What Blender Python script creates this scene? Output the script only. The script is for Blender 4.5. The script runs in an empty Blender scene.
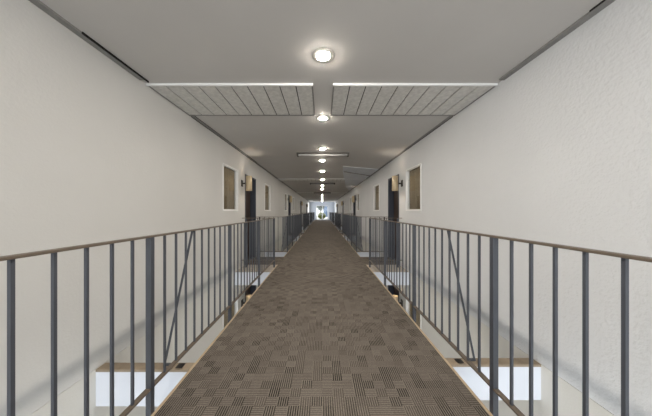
import bpy, bmesh, math, random
from mathutils import Vector, Matrix
random.seed(7)
S = bpy.context.scene
C = S.collection
PI = math.pi

# ------------------------------------------------------------------ camera, world, light, exposure
CAM_Z = 1.22                      # eye height over the carpet
cam_d = bpy.data.cameras.new('camera')
cam = bpy.data.objects.new('camera', cam_d); C.objects.link(cam)
cam.location = (0, 0, CAM_Z)
cam.rotation_euler = (PI/2, 0, 0)
cam_d.sensor_width = 36.0
cam_d.lens = 36.0*230.0/652.0
cam_d.shift_x = 4.0/652.0
cam_d.shift_y = 3.0/652.0
cam_d.clip_start = 0.02
S.camera = cam

SKY = 1.2
SKY_SUNNY = 3.0
w = bpy.data.worlds.new('sky'); S.world = w; w.use_nodes = True
nt = w.node_tree; nt.nodes.clear()
wo = nt.nodes.new('ShaderNodeOutputWorld'); bg = nt.nodes.new('ShaderNodeBackground')
bg.inputs[0].default_value = (0.93, 0.97, 1.0, 1); 
# the sky is brightest on the sunny side, at the near open end of the corridor
tcw = nt.nodes.new('ShaderNodeTexCoord'); sep = nt.nodes.new('ShaderNodeVectorMath'); sep.operation = 'DOT_PRODUCT'; sep.inputs[1].default_value = (-.45, -.89, .05); mrw = nt.nodes.new('ShaderNodeMapRange')
mrw.interpolation_type = 'SMOOTHSTEP'
mrw.inputs[1].default_value = .2; mrw.inputs[2].default_value = .98; mrw.inputs[3].default_value = SKY; mrw.inputs[4].default_value = SKY_SUNNY
nt.links.new(tcw.outputs['Generated'], sep.inputs[0]); nt.links.new(sep.outputs['Value'], mrw.inputs[0]); nt.links.new(mrw.outputs[0], bg.inputs[1])
nt.links.new(bg.outputs[0], wo.inputs[0])

LOW_E = 2.6                       # added unseen fill tubes that brighten the lower storey
DOWN_E = 400.0                    # glowing lens of each recessed downlight
LAMP_W = 2.0                      # each wall lamp
WARM = (1.0, 0.92, 0.81)

S.view_settings.view_transform = 'Standard'
S.view_settings.look = 'None'
S.view_settings.gamma = 1.0
S.view_settings.use_curve_mapping = False
S.view_settings.exposure = 0.78
S.cycles.max_bounces = 10
S.cycles.diffuse_bounces = 6
S.cycles.use_denoising = True

# ------------------------------------------------------------------ measures
W = 1.743          # half width between the walls
H = 2.484          # ceiling height
ST = 2.60          # storey height
XC = 1.0           # half width of the carpet
XR = 1.036         # rail offset
Y0, Y1 = -2.2, 32.0
BAY = 6.7
NB = 4

# ------------------------------------------------------------------ materials
def s2l(c):
    return tuple(((v/255)/12.92 if v/255 <= .04045 else ((v/255+.055)/1.055)**2.4) for v in c)

def mat(name, rgb, rough=.7, metal=0, bump=0, bscale=60, var=0, vscale=3, spec=.3, emit=None, estr=0, bdist=.01):
    m = bpy.data.materials.new(name); m.use_nodes = True
    n = m.node_tree.nodes; l = m.node_tree.links
    b = n['Principled BSDF']
    col = (*s2l(rgb), 1)
    b.inputs['Base Color'].default_value = col
    b.inputs['Roughness'].default_value = rough
    b.inputs['Metallic'].default_value = metal
    b.inputs['Specular IOR Level'].default_value = spec
    tc = n.new('ShaderNodeTexCoord')
    if var:
        nz = n.new('ShaderNodeTexNoise'); nz.inputs['Scale'].default_value = vscale; nz.inputs['Detail'].default_value = 6
        mr = n.new('ShaderNodeMapRange'); mr.inputs[1].default_value = .3; mr.inputs[2].default_value = .7
        mr.inputs[3].default_value = 1-var; mr.inputs[4].default_value = 1+var
        mx = n.new('ShaderNodeVectorMath'); mx.operation = 'SCALE'
        mx.inputs[0].default_value = col[:3]
        l.new(tc.outputs['Object'], nz.inputs['Vector']); l.new(nz.outputs['Fac'], mr.inputs[0])
        l.new(mr.outputs[0], mx.inputs['Scale']); l.new(mx.outputs[0], b.inputs['Base Color'])
    if bump:
        nz2 = n.new('ShaderNodeTexNoise'); nz2.inputs['Scale'].default_value = bscale; nz2.inputs['Detail'].default_value = 3
        bp = n.new('ShaderNodeBump'); bp.inputs['Strength'].default_value = bump; bp.inputs['Distance'].default_value = bdist
        l.new(tc.outputs['Object'], nz2.inputs['Vector']); l.new(nz2.outputs['Fac'], bp.inputs['Height'])
        l.new(bp.outputs[0], b.inputs['Normal'])
    if emit:
        b.inputs['Emission Color'].default_value = (*emit, 1); b.inputs['Emission Strength'].default_value = estr
    return m

def carpet_mat():
    m = bpy.data.materials.new('basket_weave_carpet'); m.use_nodes = True
    n = m.node_tree.nodes; l = m.node_tree.links; b = n['Principled BSDF']
    b.inputs['Roughness'].default_value = .85; b.inputs['Specular IOR Level'].default_value = .1
    tc = n.new('ShaderNodeTexCoord')
    def math_(op, a=None, bb=None, c=None):
        q = n.new('ShaderNodeMath'); q.operation = op
        for i, v in enumerate((a, bb, c)):
            if v is None: continue
            if isinstance(v, (int, float)): q.inputs[i].default_value = v
            else: l.new(v, q.inputs[i])
        return q.outputs[0]
    sx = n.new('ShaderNodeSeparateXYZ'); l.new(tc.outputs['Object'], sx.inputs[0])
    CELL = .072
    u = math_('DIVIDE', sx.outputs[0], CELL); v = math_('DIVIDE', sx.outputs[1], CELL)
    fu = math_('FLOOR', u); fv = math_('FLOOR', v)
    cb = n.new('ShaderNodeCombineXYZ'); l.new(fu, cb.inputs[0]); l.new(fv, cb.inputs[1])
    wn = n.new('ShaderNodeTexWhiteNoise'); wn.noise_dimensions = '3D'; l.new(cb.outputs[0], wn.inputs['Vector'])
    sc = n.new('ShaderNodeSeparateColor'); l.new(wn.outputs['Color'], sc.inputs[0])
    chk = math_('ABSOLUTE', math_('MODULO', math_('ADD', fu, fv), 2.0))
    flip = math_('LESS_THAN', sc.outputs[0], .22)
    orient = math_('ABSOLUTE', math_('SUBTRACT', chk, flip))
    mixc = n.new('ShaderNodeMix'); mixc.data_type = 'FLOAT'
    l.new(orient, mixc.inputs[0]); l.new(u, mixc.inputs[2]); l.new(v, mixc.inputs[3])
    fr = math_('FRACT', math_('MULTIPLY', mixc.outputs[0], 5.0))
    stripe = math_('GREATER_THAN', fr, .52)
    lessh = math_('MULTIPLY_ADD', orient, -.4, 1.0)
    # strength of the stripes differs from square to square
    amp = math_('MULTIPLY_ADD', math_('MULTIPLY', sc.outputs[1], sc.outputs[1]), .45, .55)
    st = math_('MULTIPLY', math_('MULTIPLY', stripe, amp), lessh)
    # pile noise
    nz = n.new('ShaderNodeTexNoise'); nz.inputs['Scale'].default_value = 130; nz.inputs['Detail'].default_value = 2
    l.new(tc.outputs['Object'], nz.inputs['Vector'])
    nz3 = n.new('ShaderNodeTexNoise'); nz3.inputs['Scale'].default_value = 1.1; nz3.inputs['Detail'].default_value = 4
    l.new(tc.outputs['Object'], nz3.inputs['Vector'])
    base = math_('MULTIPLY_ADD', sc.outputs[2], .14, .89)
    base = math_('MULTIPLY', base, math_('MULTIPLY_ADD', nz.outputs['Fac'], 1.3, .35))
    base = math_('MULTIPLY', base, math_('MULTIPLY_ADD', nz3.outputs['Fac'], .5, .75))
    f = math_('MULTIPLY', base, math_('SUBTRACT', 1.0, st))
    vm = n.new('ShaderNodeVectorMath'); vm.operation = 'SCALE'; vm.inputs[0].default_value = s2l((114, 106, 98))
    l.new(f, vm.inputs['Scale']); l.new(vm.outputs[0], b.inputs['Base Color'])
    bp = n.new('ShaderNodeBump'); bp.inputs['Strength'].default_value = .3; bp.inputs['Distance'].default_value = .004
    l.new(nz.outputs['Fac'], bp.inputs['Height']); l.new(bp.outputs[0], b.inputs['Normal'])
    return m

def glass_mat():
    m = bpy.data.materials.new('window_glass'); m.use_nodes = True
    n = m.node_tree.nodes; l = m.node_tree.links; n.clear()
    o = n.new('ShaderNodeOutputMaterial'); mx = n.new('ShaderNodeMixShader')
    t = n.new('ShaderNodeBsdfTransparent'); t.inputs[0].default_value = (.95, .96, .96, 1)
    g = n.new('ShaderNodeBsdfGlossy'); g.inputs['Roughness'].default_value = .02
    fr = n.new('ShaderNodeFresnel'); fr.inputs[0].default_value = 1.5
    ge = n.new('ShaderNodeNewGeometry'); om = n.new('ShaderNodeMath'); om.operation = 'SUBTRACT'; om.inputs[0].default_value = 1
    l.new(ge.outputs['Backfacing'], om.inputs[1]); mu = n.new('ShaderNodeMath'); mu.operation = 'MULTIPLY'
    l.new(fr.outputs[0], mu.inputs[0]); l.new(om.outputs[0], mu.inputs[1]); l.new(mu.outputs[0], mx.inputs[0]); l.new(t.outputs[0], mx.inputs[1]); l.new(g.outputs[0], mx.inputs[2])
    l.new(mx.outputs[0], o.inputs[0])
    return m

M = {}
M['wall_left'] = mat('fine_stucco_wall_paint', (198, 197, 194), .85, bump=.22, bscale=60, var=.03, vscale=1.3, bdist=.006)
M['wall_right'] = mat('rough_stucco_wall_paint', (205, 206, 207), .85, bump=.5, bscale=44, var=.03, vscale=1.3, bdist=.010)
M['lower_wall'] = mat('smooth_lower_wall_paint', (204, 202, 196), .85, bump=.12, bscale=70, var=.03, vscale=1.2)
M['ceiling'] = mat('grey_ceiling_paint', (194, 191, 187), .8, bump=.08, bscale=120, var=.03, vscale=1.5)
M['trim'] = mat('grey_edge_trim_paint', (140, 138, 135), .8, bump=.3, bscale=90, var=.08, vscale=20)
M['gap'] = mat('dark_gap', (30, 28, 26), .9)
M['board'] = mat('speckled_ceiling_board', (206, 204, 199), .8, bump=.2, bscale=150, var=.12, vscale=26)
M['white'] = mat('white_paint', (228, 228, 226), .5, bump=.04, bscale=80)
M['white_slab'] = mat('white_painted_concrete', (204, 208, 216), .8, bump=.1, bscale=70, var=.02)
M['concrete'] = mat('grey_concrete', (165, 158, 150), .9, bump=.15, bscale=90, var=.08, vscale=9)
M['lower_floor'] = mat('pale_concrete_floor', (200, 200, 200), .9, bump=.1, bscale=40, var=.05, vscale=2)
M['carpet'] = carpet_mat()
M['nosing'] = mat('tan_carpet_nosing', (170, 152, 128), .6, var=.06, vscale=8)
M['steel'] = mat('blue_grey_steel_paint', (66, 69, 76), .42, spec=.5, var=.05, vscale=14)
M['rail'] = mat('brown_rail_paint', (92, 81, 70), .45, spec=.5, var=.05, vscale=14)
M['cap'] = mat('brown_timber_cap', (140, 126, 108), .75, bump=.2, bscale=60, var=.12, vscale=12)
M['glass'] = glass_mat()
M['blind'] = mat('brown_grey_window_drape', (150, 134, 110), .9, var=.10, vscale=6)
M['jamb'] = mat('slate_door_frame_paint', (58, 62, 72), .5, spec=.4)
M['leaf'] = mat('dark_brown_door_paint', (56, 44, 38), .45, spec=.4, var=.08, vscale=5)
M['chrome'] = mat('brushed_metal', (190, 188, 182), .25, metal=1)
M['shade'] = mat('beige_metal_lamp_shade', (188, 170, 140), .35, metal=.3, spec=.5)
M['bulb'] = mat('lamp_bulb', (255, 240, 215), .5, emit=WARM, estr=8)
M['ring'] = mat('white_downlight_ring', (225, 220, 210), .5)
M['lens'] = mat('downlight_lens', (255, 245, 225), .5, emit=WARM, estr=DOWN_E)
M['diffuser'] = mat('grey_light_diffuser', (150, 149, 148), .6)
M['cap_dark'] = mat('dark_end_cap', (58, 54, 50), .6)
M['patch'] = mat('pale_blue_grey_light_patch', (206, 209, 214), .8, bump=.06, bscale=60, var=.04, vscale=3)  # pale tone stands in for the sunlight patch on the ceiling
M['endwall'] = mat('daylight_tinted_end_wall', (190, 196, 206), .8, bump=.2, bscale=50)  # blue tint puts the cool daylight of the end doors into the colour
M['plant'] = mat('olive_green_leaves', (128, 138, 62), .7, var=.35, vscale=7)
M['tree'] = mat('dark_green_leaves', (62, 84, 66), .8, var=.3, vscale=4)
M['bark'] = mat('grey_brown_bark', (92, 78, 64), .9, bump=.4, bscale=30)
M['paving'] = mat('pale_outdoor_paving', (196, 192, 186), .9, var=.06, vscale=3)
M['house'] = mat('blue_grey_house_wall', (84, 100, 122), .8, var=.04)

# ------------------------------------------------------------------ mesh helpers
def box(bm, x0, x1, y0, y1, z0, z1):
    v = [bm.verts.new(p) for p in ((x0,y0,z0),(x1,y0,z0),(x1,y1,z0),(x0,y1,z0),(x0,y0,z1),(x1,y0,z1),(x1,y1,z1),(x0,y1,z1))]
    for f in ((3,2,1,0),(4,5,6,7),(0,1,5,4),(1,2,6,5),(2,3,7,6),(3,0,4,7)):
        bm.faces.new([v[i] for i in f])

def bar(bm, a, b, wx, wy):
    """square bar from a to b"""
    a = Vector(a); b = Vector(b); d = (b-a).normalized()
    up = Vector((0,1,0)) if abs(d.y) < .9 else Vector((0,0,1))
    s = d.cross(up).normalized(); t = s.cross(d).normalized()
    vs = []
    for p in (a, b):
        for i, j in ((-1,-1),(1,-1),(1,1),(-1,1)):
            vs.append(bm.verts.new(p + s*wx/2*i + t*wy/2*j))
    for f in ((0,1,2,3),(7,6,5,4),(0,4,5,1),(1,5,6,2),(2,6,7,3),(3,7,4,0)):
        bm.faces.new([vs[i] for i in f])

def lathe(bm, prof, seg=24, c=(0,0,0)):
    rings = []
    for r, z in prof:
        rings.append([bm.verts.new((c[0]+r*math.cos(2*PI*k/seg), c[1]+r*math.sin(2*PI*k/seg), c[2]+z)) for k in range(seg)])
    for a, b in zip(rings[:-1], rings[1:]):
        for k in range(seg):
            bm.faces.new((a[k], a[(k+1) % seg], b[(k+1) % seg], b[k]))
    return rings

def finish(name, bm, m, parent=None, loc=None, bevel=0, smooth=False):
    bmesh.ops.recalc_face_normals(bm, faces=bm.faces)
    me = bpy.data.meshes.new(name); bm.to_mesh(me); bm.free()
    me.materials.append(m)
    if smooth:
        for p in me.polygons: p.use_smooth = True
    o = bpy.data.objects.new(name, me); C.objects.link(o)
    if parent: o.parent = parent
    if loc: o.location = loc
    if bevel:
        md = o.modifiers.new('bevel', 'BEVEL'); md.width = bevel; md.segments = 2; md.limit_method = 'ANGLE'
    return o

def boxes(name, lst, m, parent=None, loc=None, bevel=0):
    bm = bmesh.new()
    for b in lst: box(bm, *b)
    return finish(name, bm, m, parent, loc, bevel)

def struct(name, lst, m, **k):
    o = boxes(name, lst, m, **k); o['kind'] = 'structure'; return o

def thing(name, label, cat, loc=(0,0,0), group=None, kind=None):
    o = bpy.data.objects.new(name, None); C.objects.link(o); o.location = loc
    o.empty_display_size = .1
    if label: o['label'] = label
    if cat: o['category'] = cat
    if group: o['group'] = group
    if kind: o['kind'] = kind
    return o

def copy_part(o, parent, loc=None):
    c = o.copy(); C.objects.link(c); c.parent = parent
    if loc is not None: c.location = loc
    return c

ORD = ['first', 'second', 'third', 'fourth', 'fifth', 'sixth', 'seventh', 'eighth', 'ninth', 'tenth', 'eleventh', 'twelfth']

# ------------------------------------------------------------------ openings in the side walls (y0, y1, z0, z1)
WZ0, WZ1, DZ1 = 1.235, 2.05, 2.06
def openings():
    wins, doors = [], []
    for k in range(NB):
        q = BAY*k
        wins += [(4.05+q, 4.74+q, WZ0, WZ1), (7.0+q, 7.75+q, WZ0, WZ1)]
        doors.append((5.2+q, 6.06+q, 0.0, DZ1))
    return [v for v in wins if v[1] < 28], [d for d in doors if d[1] < 28]
WINS, DOORS = openings()
BREEZE = (28.4, 31.2, 0.0, 2.34)

def wall_boxes(sgn, ops, zb, zt, T=.28):
    out = []
    x0, x1 = sorted((sgn*W, sgn*(W+T)))
    y = Y0
    for (a, b, c, d) in sorted(ops):
        out.append((x0, x1, y, a, zb, zt))
        if c > zb: out.append((x0, x1, a, b, zb, c))
        if d < zt: out.append((x0, x1, a, b, d, zt))
        y = b
    out.append((x0, x1, y, Y1+.2, zb, zt))
    return out

for sgn, side in ((-1, 'left'), (1, 'right')):
    struct('wall_'+side, wall_boxes(sgn, WINS+DOORS+[BREEZE], 0.003, H), M['wall_'+side])
    lower = [(a, b, c-ST, d-ST) for (a, b, c, d) in WINS[:1]+DOORS[:1]]
    struct('wall_lower_'+side, wall_boxes(sgn, lower, -ST, 0.0), M['lower_wall'])

# ------------------------------------------------------------------ floors, ceiling, landings, beams
struct('ceiling', [(-W-.28, W+.28, Y0, Y1+.2, H, H+.2)], M['ceiling'])
struct('floor_lower', [(-W-.28, W+.28, Y0, Y1+.2, -ST-.2, -ST)], M['lower_floor'])
LAND = [(4.60+BAY*k, 6.13+BAY*k) for k in range(-1, 5)]
LAND = [l for l in LAND if l[1] < 33.5]
land = []
for a, b in LAND:
    a = max(a, Y0)
    if a > 30: continue
    for s in (-1, 1):
        x0, x1 = sorted((s*1.020, s*W)); land.append((x0, x1, a, b, -.262, -.004))
struct('floor_landings', land, M['white_slab'])
tops = []
for a, b in LAND:
    if a > 30: continue
    for s in (-1, 1):
        x0, x1 = sorted((s*1.020, s*W)); tops.append((x0, x1, max(a, Y0), b, -.004, .0))
struct('floor_landing_topping', tops, M['concrete'])
struct('floor_walkway', [(-1.020, 1.020, Y0, Y1, -.14, -.012)], M['white_slab'])
carp = [(-XC, XC, Y0, Y1, -.012, .0)]
for k in range(-1, NB):
    for s in (-1, 1):
        x0, x1 = sorted((s*XC, s*(W+.14))); carp.append((x0, x1, 5.22+BAY*k, 6.08+BAY*k, -.0, .004))
struct('floor', carp, M['carpet'])
nos = []
for s in (-1, 1):
    x0, x1 = sorted((s*XC, s*1.0185)); y = Y0
    for k in range(-1, NB+1):
        a = 5.22+BAY*k if k < NB else Y1
        nos.append((x0, x1, y, a, -.012, .003)); y = 6.08+BAY*k
struct('trim_1', nos, M['nosing'])
# ceiling edge strips
for s, nm in ((-1, 'trim_2'), (1, 'trim_3')):
    x0, x1 = sorted((s*W, s*(W-.05))); struct(nm, [(x0, x1, Y0, 2.2, H-.014, H), (x0, x1, 3.06, Y1, H-.006, H)], M['trim'])
struct('trim_4', [(-W+.05, -W+.058, 1.62, 2.24, H-.016, H), (-W+.05, -W+.056, 3.06, 6.0, H-.004, H),
                  (W-.058, W-.05, .6, 1.45, H-.008, H), (W-.003, W, 3.06, 28, H-.012, H), (-W, -W+.003, 3.06, 28, H-.012, H)], M['gap'])

def beam(s, y):
    x0, x1 = sorted((s*1.020, s*W))
    r = thing('cross_beam', None, None, kind='structure')
    boxes('beam_body', [(x0, x1, y, y+.08, -.285, -.02)], M['white_slab'], r)
    boxes('beam_cap', [(x0, x1, y-.003, y+.08, -.02, 0)], M['cap'], r, bevel=.002)
    xb = s*1.115
    boxes('beam_bracket', [(xb-.025, xb+.025, y+.015, y+.065, 0, .004)], M['cap_dark'], r)
    return r
beam(-1, 1.772); beam(1, 1.83)
for k in range(4):
    for s in (-1, 1): beam(s, 6.95+BAY*k)

# end wall with the glazed doors
DX0, DX1, DT = -.82, .86, 1.98
struct('wall_end', [(-W, DX0, Y1, Y1+.2, 0, H), (DX1, W, Y1, Y1+.2, 0, H), (DX0, DX1, Y1, Y1+.2, DT, H), (-W, W, Y1, Y1+.2, -ST, 0)], M['endwall'])
r = thing('door_end', None, None, (0, Y1, 0), kind='structure')
mid = .03
boxes('door_frame', [(DX0, DX0+.08, .02, .12, 0, DT), (DX1-.08, DX1, .02, .12, 0, DT), (DX0, DX1, .02, .12, DT-.08, DT), (mid-.06, mid+.06, .02, .12, 0, DT),
                     (DX0, DX1, .02, .12, 0, .1)], M['white'], r, bevel=.004)
boxes('pane', [(DX0+.07, mid-.05, .06, .066, .09, DT-.07)], M['glass'], r)
boxes('pane', [(mid+.05, DX1-.07, .06, .066, .09, DT-.07)], M['glass'], r)

# ------------------------------------------------------------------ windows and doors
def window(n, s, y0, y1, z0, z1):
    r = thing('window_%d' % n, None, None, (s*W, (y0+y1)/2, z0), kind='structure')
    hw = (y1-y0)/2; h = z1-z0; X = lambda d: s*d
    def bx(a, b, *rest): return (min(a, b), max(a, b), *rest)
    fr = []
    t = .014
    # casing on the wall face plus the lining of the reveal
    for (ya, yb, za, zb) in ((-hw-t, -hw+.006, -t, h+t), (hw-.006, hw+t, -t, h+t), (-hw, hw, -t, .006), (-hw, hw, h-.006, h+t)):
        fr.append(bx(X(-.012), X(.004), ya, yb, za, zb))
    for (ya, yb, za, zb) in ((-hw, -hw+.018, 0, h), (hw-.018, hw, 0, h), (-hw, hw, 0, .018), (-hw, hw, h-.018, h)):
        fr.append(bx(X(.002), X(.045), ya, yb, za, zb))
    boxes('window_frame', fr, M['white'], r, bevel=.002)
    boxes('pane', [bx(X(.030), X(.036), -hw+.01, hw-.01, .01, h-.01)], M['glass'], r)
    bm = bmesh.new(); N = 40
    rows = []
    for z in (.0, h):
        rows.append([bm.verts.new((X(.066+.014*math.sin(k*1.15)+.006*math.sin(k*2.9)), -hw-.02+(2*hw+.04)*k/N, z)) for k in range(N+1)])
    for k in range(N): bm.faces.new((rows[0][k], rows[0][k+1], rows[1][k+1], rows[1][k]))
    o = finish('drape', bm, M['blind'], r, smooth=True)
    sm = o.modifiers.new('solid', 'SOLIDIFY'); sm.thickness = .004
    boxes('back_board', [bx(X(.20), X(.218), -hw-.02, hw+.02, -.02, h+.02)], M['gap'], r)
    return r

def door(n, s, y0, y1, z0, z1):
    r = thing('door_%d' % n, None, None, (s*W, (y0+y1)/2, z0), kind='structure')
    hw = (y1-y0)/2; h = z1-z0
    def bx(a, b, *rest): return (min(s*a, s*b), max(s*a, s*b), *rest)
    boxes('door_frame', [bx(-.006, .2, -hw, -hw+.035, 0, h), bx(-.006, .2, hw-.035, hw, 0, h), bx(-.006, .2, -hw, hw, h-.035, h)], M['jamb'], r, bevel=.002)
    lf = boxes('door_leaf', [bx(.14, .185, -hw+.033, hw-.033, .004, h-.033)], M['leaf'], r, bevel=.002)
    boxes('panel_moulding', [bx(.132, .142, -hw+.13, hw-.13, .16, .9), bx(.132, .142, -hw+.13, hw-.13, 1.05, h-.2)], M['leaf'], lf, bevel=.006)
    bm = bmesh.new()
    bar(bm, (s*.14, -hw+.1, 1.0), (s*.09, -hw+.1, 1.0), .018, .018)
    bar(bm, (s*.095, -hw+.09, 1.0), (s*.095, -hw+.21, 1.0), .016, .016)
    finish('handle', bm, M['chrome'], lf, bevel=.002)
    boxes('threshold', [bx(.0, .28, -hw, hw, 0.0, .006)], M['jamb'], r)
    return r

n = 0
for s in (-1, 1):
    for v in WINS: n += 1; window(n, s, *v)
    a = WINS[0]; n += 1; window(n, s, a[0], a[1], a[2]-ST, a[3]-ST)
n = 0
for s in (-1, 1):
    for v in DOORS: n += 1; door(n, s, *v)
    a = DOORS[0]; n += 1; door(n, s, a[0], a[1], -ST, a[3]-ST)

# ------------------------------------------------------------------ balustrades
bm = bmesh.new(); box(bm, -.006, .006, -.006, .006, .158, 1.066); BAL = finish('baluster', bm, M['steel'])
bm = bmesh.new(); box(bm, -.016, .016, -.016, .016, -.13, 1.062); POST = finish('post', bm, M['steel'], bevel=.002)
bm = bmesh.new(); box(bm, -.016, .016, -.016, .016, .0, 1.062); SPOST = finish('post', bm, M['steel'], bevel=.002)
PIT = .12
first_use = {'b': True, 'p': True, 's': True}
def use(key, proto, parent, loc):
    if first_use[key]:
        first_use[key] = False; proto.parent = parent; proto.location = loc; return proto
    return copy_part(proto, parent, loc)

def railing(s, ya, yb, end_post, label, ret_a, ret_b, brace_y):
    r = thing('balustrade', label, 'railing', (s*XR, ya, 0), 'steel balustrades along the walkway')
    L = yb-ya
    xe = s*(W-.012-XR)
    top = [(-.016, .016, 0, L, 1.060, 1.072)]; bot = [(-.016, .016, 0, L, .149, .161)]
    for flag, y in ((ret_a, .016), (ret_b, L-.016)):
        if flag:
            x0, x1 = sorted((0, xe)); top.append((x0, x1, y-.016, y+.016, 1.0595, 1.0715)); bot.append((x0, x1, y-.016, y+.016, .1485, .1605))
    boxes('top_rail', top, M['rail'], r, bevel=.002)
    boxes('bottom_rail', bot, M['rail'], r, bevel=.002)
    i = 0; y = end_post
    while y > ya - .001:
        rel = y-ya
        if i % 10 == 0: use('p', POST, r, (0, rel, 0))
        else: use('b', BAL, r, (0, rel, 0))
        i += 1; y -= .129 if i % 10 in (0, 1) else (.1226 if s < 0 and y < 1.37 else (1.199-.258)/8)
    for flag, y in ((ret_a, .016), (ret_b, L-.016)):
        if not flag: continue
        for q in range(1, 5): use('b', BAL, r, (s*PIT*q, y, 0))
        use('s', SPOST, r, (s*(W-.10-XR), y, 0))
    if brace_y is not None:
        bm = bmesh.new()
        by = brace_y-ya
        bar(bm, (s*.005, by+.03, 1.058), (s*.205, by, .012), .012, .012)
        bar(bm, (s*.21, by, .012), (s*.15, by, .008), .012, .02)
        finish('brace', bm, M['steel'], r)
    return r

SPN = ['nearest the camera', 'starting just past the first pair of doors', 'starting just past the second pair of doors',
       'starting just past the third pair of doors', 'farthest away, reaching the bright end doors']
for s, side in ((-1, 'left'), (1, 'right')):
    for k in range(5):
        ya = 6.04+BAY*(k-1) if k else -.50
        yb = 4.999+BAY*k if k < 4 else 31.9
        if k == 4: yb = 28.3+3.3
        ep = 4.983+BAY*k if k < 4 else yb-.02
        br = {0: 1.815 if s < 0 else 1.873}.get(k, 6.99+BAY*(k-1) if k < 4 else None)
        railing(s, ya, yb, ep, 'steel balustrade on the %s carpet edge, %s' % (side, SPN[k]),
                k > 0, k < 4, br)

# ------------------------------------------------------------------ ceiling: downlights
LY = [-.7, .55, 1.87, 3.13, 4.67, 5.76, 7.32, 9.23, 11.4, 13.3, 16.1, 18.6, 20.9, 23.4, 26.0, 28.6]
def downlight(i, y, label):
    r = thing('downlight', label, 'ceiling light', (.012, y, H), 'round downlights in a line along the ceiling')
    bm = bmesh.new(); lathe(bm, [(.051, -.003), (.058, -.0045), (.084, -.0035), (.090, -.0), (.090, .004), (.051, .004), (.051, -.003)], 32)
    finish('trim_ring', bm, M['ring'], r, smooth=True)
    bm = bmesh.new(); rg = lathe(bm, [(.050, -.003), (.046, -.008), (.037, -.0125), (.024, -.0155), (.008, -.017)], 32); bm.faces.new(rg[-1])
    finish('lens', bm, M['lens'], r, smooth=True)
    return r
vis = 0
for i, y in enumerate(LY):
    if y < 1:
        lab = 'round ceiling downlight above the walkway %s' % ('behind the camera' if y < 0 else 'almost over the camera, out of the picture')
    else:
        lab = ('round lit ceiling downlight, the nearest and largest in the line, before the slatted panels' if vis == 0 else
               'round lit ceiling downlight, %s from the camera in the ceiling line' % (ORD[vis] if vis < 12 else 'thirteenth' if vis == 12 else 'fourteenth' if vis == 13 else 'last'))
        vis += 1
    downlight(i, y, lab)

# slatted panels in the ceiling
def slat_panel(x0, x1, y0, y1, label):
    r = thing('ceiling_panel', label, 'ceiling panel', ((x0+x1)/2, y0, H), 'slatted panels in the ceiling')
    hw = (x1-x0)/2; L = y1-y0; nb = 10; bw = 2*hw/nb
    boxes('backing', [(-hw, hw, 0, L, -.004, 0)], M['gap'], r)
    boxes('boards', [(-hw+bw*i+.005, -hw+bw*(i+1)-.005, .022, L-.016, -.013, -.003) for i in range(nb)], M['board'], r, bevel=.002)
    boxes('edge_trim', [(-hw-.01, hw+.01, -.016, .004, -.021, 0)], M['white'], r, bevel=.001)
    boxes('side_strip', [(-hw-.01, -hw+.004, .004, L, -.014, 0), (hw-.004, hw+.01, .004, L, -.014, 0), (-hw-.01, hw+.01, L-.004, L+.012, -.014, 0)], M['trim'], r)
for k in range(4):
    y = 2.29+BAY*k
    wh = ['before the first pair of windows', 'beyond the first pair of doors', 'beyond the second pair of doors', 'beyond the third pair of doors'][k]
    slat_panel(-W+.012, -.10, y, y+.72, 'slatted grey ceiling panel with white front edge, left of the downlights, '+wh)
    slat_panel(.12, W-.012, y, y+.72, 'slatted grey ceiling panel with white front edge, right of the downlights, '+wh)

# batten lights (unlit) across the ceiling
for k in range(3):
    y = 4.98+5.35*k
    r = thing('batten_light', ['unlit grey batten light fixed across the ceiling, nearest the camera', 'unlit grey batten light fixed across the ceiling, second away',
                               'unlit grey batten light fixed across the ceiling, third and farthest'][k], 'ceiling light', (.02, y, H), 'unlit batten lights across the ceiling')
    boxes('back_plate', [(-.57, .57, -.012, .11, -.032, 0)], M['cap_dark'], r)
    bm = bmesh.new()
    prof = [(0, -.032), (0.008, -.052), (.03, -.066), (.07, -.066), (.092, -.052), (.1, -.032)]
    a = [bm.verts.new((-.53, p, q)) for p, q in prof]; b = [bm.verts.new((.53, p, q)) for p, q in prof]
    for i in range(len(prof)-1): bm.faces.new((a[i], a[i+1], b[i+1], b[i]))
    bm.faces.new(a); bm.faces.new(b); bm.faces.new((a[0], a[-1], b[-1], b[0]))
    finish('diffuser', bm, M['diffuser'], r)
    for sx in (-1, 1):
        x0, x1 = sorted((sx*.53, sx*.565)); boxes('end_cap', [(x0, x1, -.006, .106, -.07, -.03)], M['cap_dark'], r, bevel=.004)

# patch read as reflected sunlight, built as a thin pale slab under the ceiling
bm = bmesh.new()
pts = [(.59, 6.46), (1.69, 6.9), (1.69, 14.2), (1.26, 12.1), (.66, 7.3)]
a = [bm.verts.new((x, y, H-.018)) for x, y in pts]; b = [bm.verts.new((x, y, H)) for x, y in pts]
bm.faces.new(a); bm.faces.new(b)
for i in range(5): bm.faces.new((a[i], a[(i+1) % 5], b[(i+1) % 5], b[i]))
r = thing('ceiling_light_patch', 'pale blue-grey pointed light patch under the ceiling along the right wall', 'ceiling board')  # no real board: the slab stands in for reflected sunlight
finish('board', bm, M['patch'], r)  # thin slab that forms the light patch
bm = bmesh.new(); bar(bm, (.68, 7.2, H-.021), (1.69, 8.05, H-.021), .05, .006); finish('batten', bm, M['trim'], r)

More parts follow.
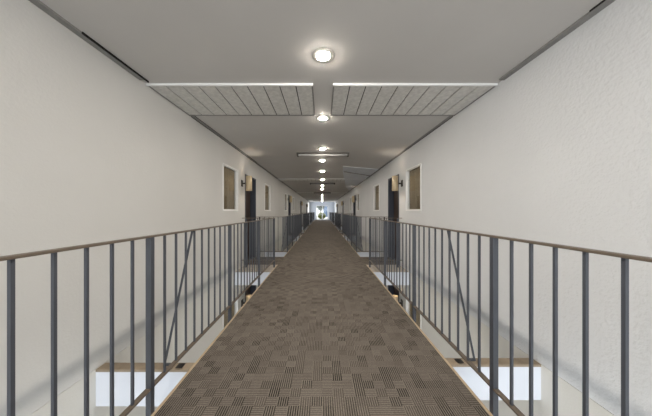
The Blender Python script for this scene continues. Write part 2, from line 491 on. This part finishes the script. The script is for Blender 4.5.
# ------------------------------------------------------------------ wall lamps beside the doors
def wall_lamp(s, y, z, label):
    r = thing('wall_lamp', label, 'wall lamp', (s*W, y, z), 'cylinder wall lamps beside the doors')
    cx = -s*.155
    bm = bmesh.new(); lathe(bm, [(.064, -.16), (.066, -.158), (.066, .158), (.064, .16), (.060, .158), (.060, -.158), (.064, -.16)], 32, (cx, 0, 0))
    finish('lamp_shade', bm, M['shade'], r, smooth=True)
    x0, x1 = sorted((0, -s*.014)); boxes('back_plate', [(x0, x1, -.05, .05, -.07, .07)], M['cap_dark'], r, bevel=.003)
    x0, x1 = sorted((-s*.012, -s*.096)); boxes('arm', [(x0, x1, -.014, .014, -.014, .014)], M['cap_dark'], r)
    bm = bmesh.new(); bmesh.ops.create_uvsphere(bm, u_segments=16, v_segments=8, radius=.026, matrix=Matrix.Translation((cx, 0, 0)))
    finish('bulb', bm, M['bulb'], r, smooth=True)
    bm = bmesh.new(); bar(bm, (cx, -.062, 0), (cx, .062, 0), .008, .008); finish('bulb_holder', bm, M['cap_dark'], r)
    ld = bpy.data.lights.new('lamp_glow', 'POINT'); ld.energy = LAMP_W; ld.color = WARM; ld.shadow_soft_size = .02
    for dz in (.06, -.06):
        lo = bpy.data.objects.new('lamp_glow', ld); C.objects.link(lo); lo.parent = r; lo.location = (cx, 0, dz)
    return r
for s, side in ((-1, 'left'), (1, 'right')):
    for k in range(NB):
        if DOORS[-1][0] < 5.2+BAY*k - .01: continue
        wall_lamp(s, 5.0+BAY*k, 1.82, 'beige cylinder wall lamp on the %s wall before the %s dark door' % (side, ORD[k]))
    wall_lamp(s, 5.0, 1.82-ST, 'beige cylinder lamp on the lower storey wall, seen down through the %s gap' % side)

# unseen fill tubes added under the walkway slab to brighten the lower walls
M['tube'] = mat('added_fill_tube', (255, 252, 246), .5, emit=(1.0, .94, .84), estr=LOW_E)
for k in range(3):
    y = .2+3.0*k
    struct('lower_fill_tube', [(-.6, -.54, y, y+1.2, -.19, -.14), (.54, .6, y, y+1.2, -.19, -.14)], M['tube'])

# ------------------------------------------------------------------ outdoors beyond the end doors
struct('ground_outside', [(-14, 14, Y1+.2, Y1+24, -.12, -.02)], M['paving'])
def leafy(bm, c, rx, ry, rz, nl, size):
    for i in range(nl):
        while True:
            p = Vector((random.uniform(-1, 1), random.uniform(-1, 1), random.uniform(-1, 1)))
            if .35 < p.length < 1: break
        p = Vector((p.x*rx, p.y*ry, p.z*rz))+Vector(c)
        m = Matrix.Rotation(random.uniform(0, 6.28), 3, 'Z') @ Matrix.Rotation(random.uniform(-1, 1), 3, 'X')
        sz = size*random.uniform(.6, 1.3)
        v = [bm.verts.new(p+m @ Vector(q)*sz) for q in ((0, -.5, 0), (.28, 0, .06), (0, .5, 0), (-.28, 0, .06))]
        bm.faces.new(v)
r = thing('bush', 'olive green bush outside the glass doors at the far end', 'bush', (0, Y1+2.3, -.02))
bm = bmesh.new(); leafy(bm, (-.05, 0, .52), .62, .45, .5, 2200, .14); finish('foliage', bm, M['plant'], r)
bm = bmesh.new()
for q in range(6): bar(bm, (random.uniform(-.08, .08), random.uniform(-.08, .08), 0), (random.uniform(-.3, .3), random.uniform(-.2, .2), .6), .03, .03)
finish('stems', bm, M['bark'], r)
r = thing('tree', 'dark green tree standing outside behind the bush', 'tree', (-.25, Y1+7, -.02))
bm = bmesh.new(); leafy(bm, (0, 0, 2.4), .75, .8, 1.1, 2200, .22); finish('foliage', bm, M['tree'], r)
bm = bmesh.new(); bar(bm, (0, 0, 0), (0, 0, 2.4), .16, .16); finish('trunk', bm, M['bark'], r)
r = thing('building', 'blue grey building outside, seen through the right glass door', 'building', (3.2, Y1+17, -.02))
boxes('house_wall', [(-2.9, 3.0, 0, 4, 0, 3.0)], M['house'], r)
bm = bmesh.new()
pr = [(-2.9, 3.0), (.2, 4.2), (3.3, 3.0)]
a = [bm.verts.new((x, -.3, z)) for x, z in pr]; b = [bm.verts.new((x, 4.3, z)) for x, z in pr]
bm.faces.new(a); bm.faces.new(b)
for i in range(3): bm.faces.new((a[i], a[(i+1) % 3], b[(i+1) % 3], b[i]))
finish('roof', bm, M['cap_dark'], r)
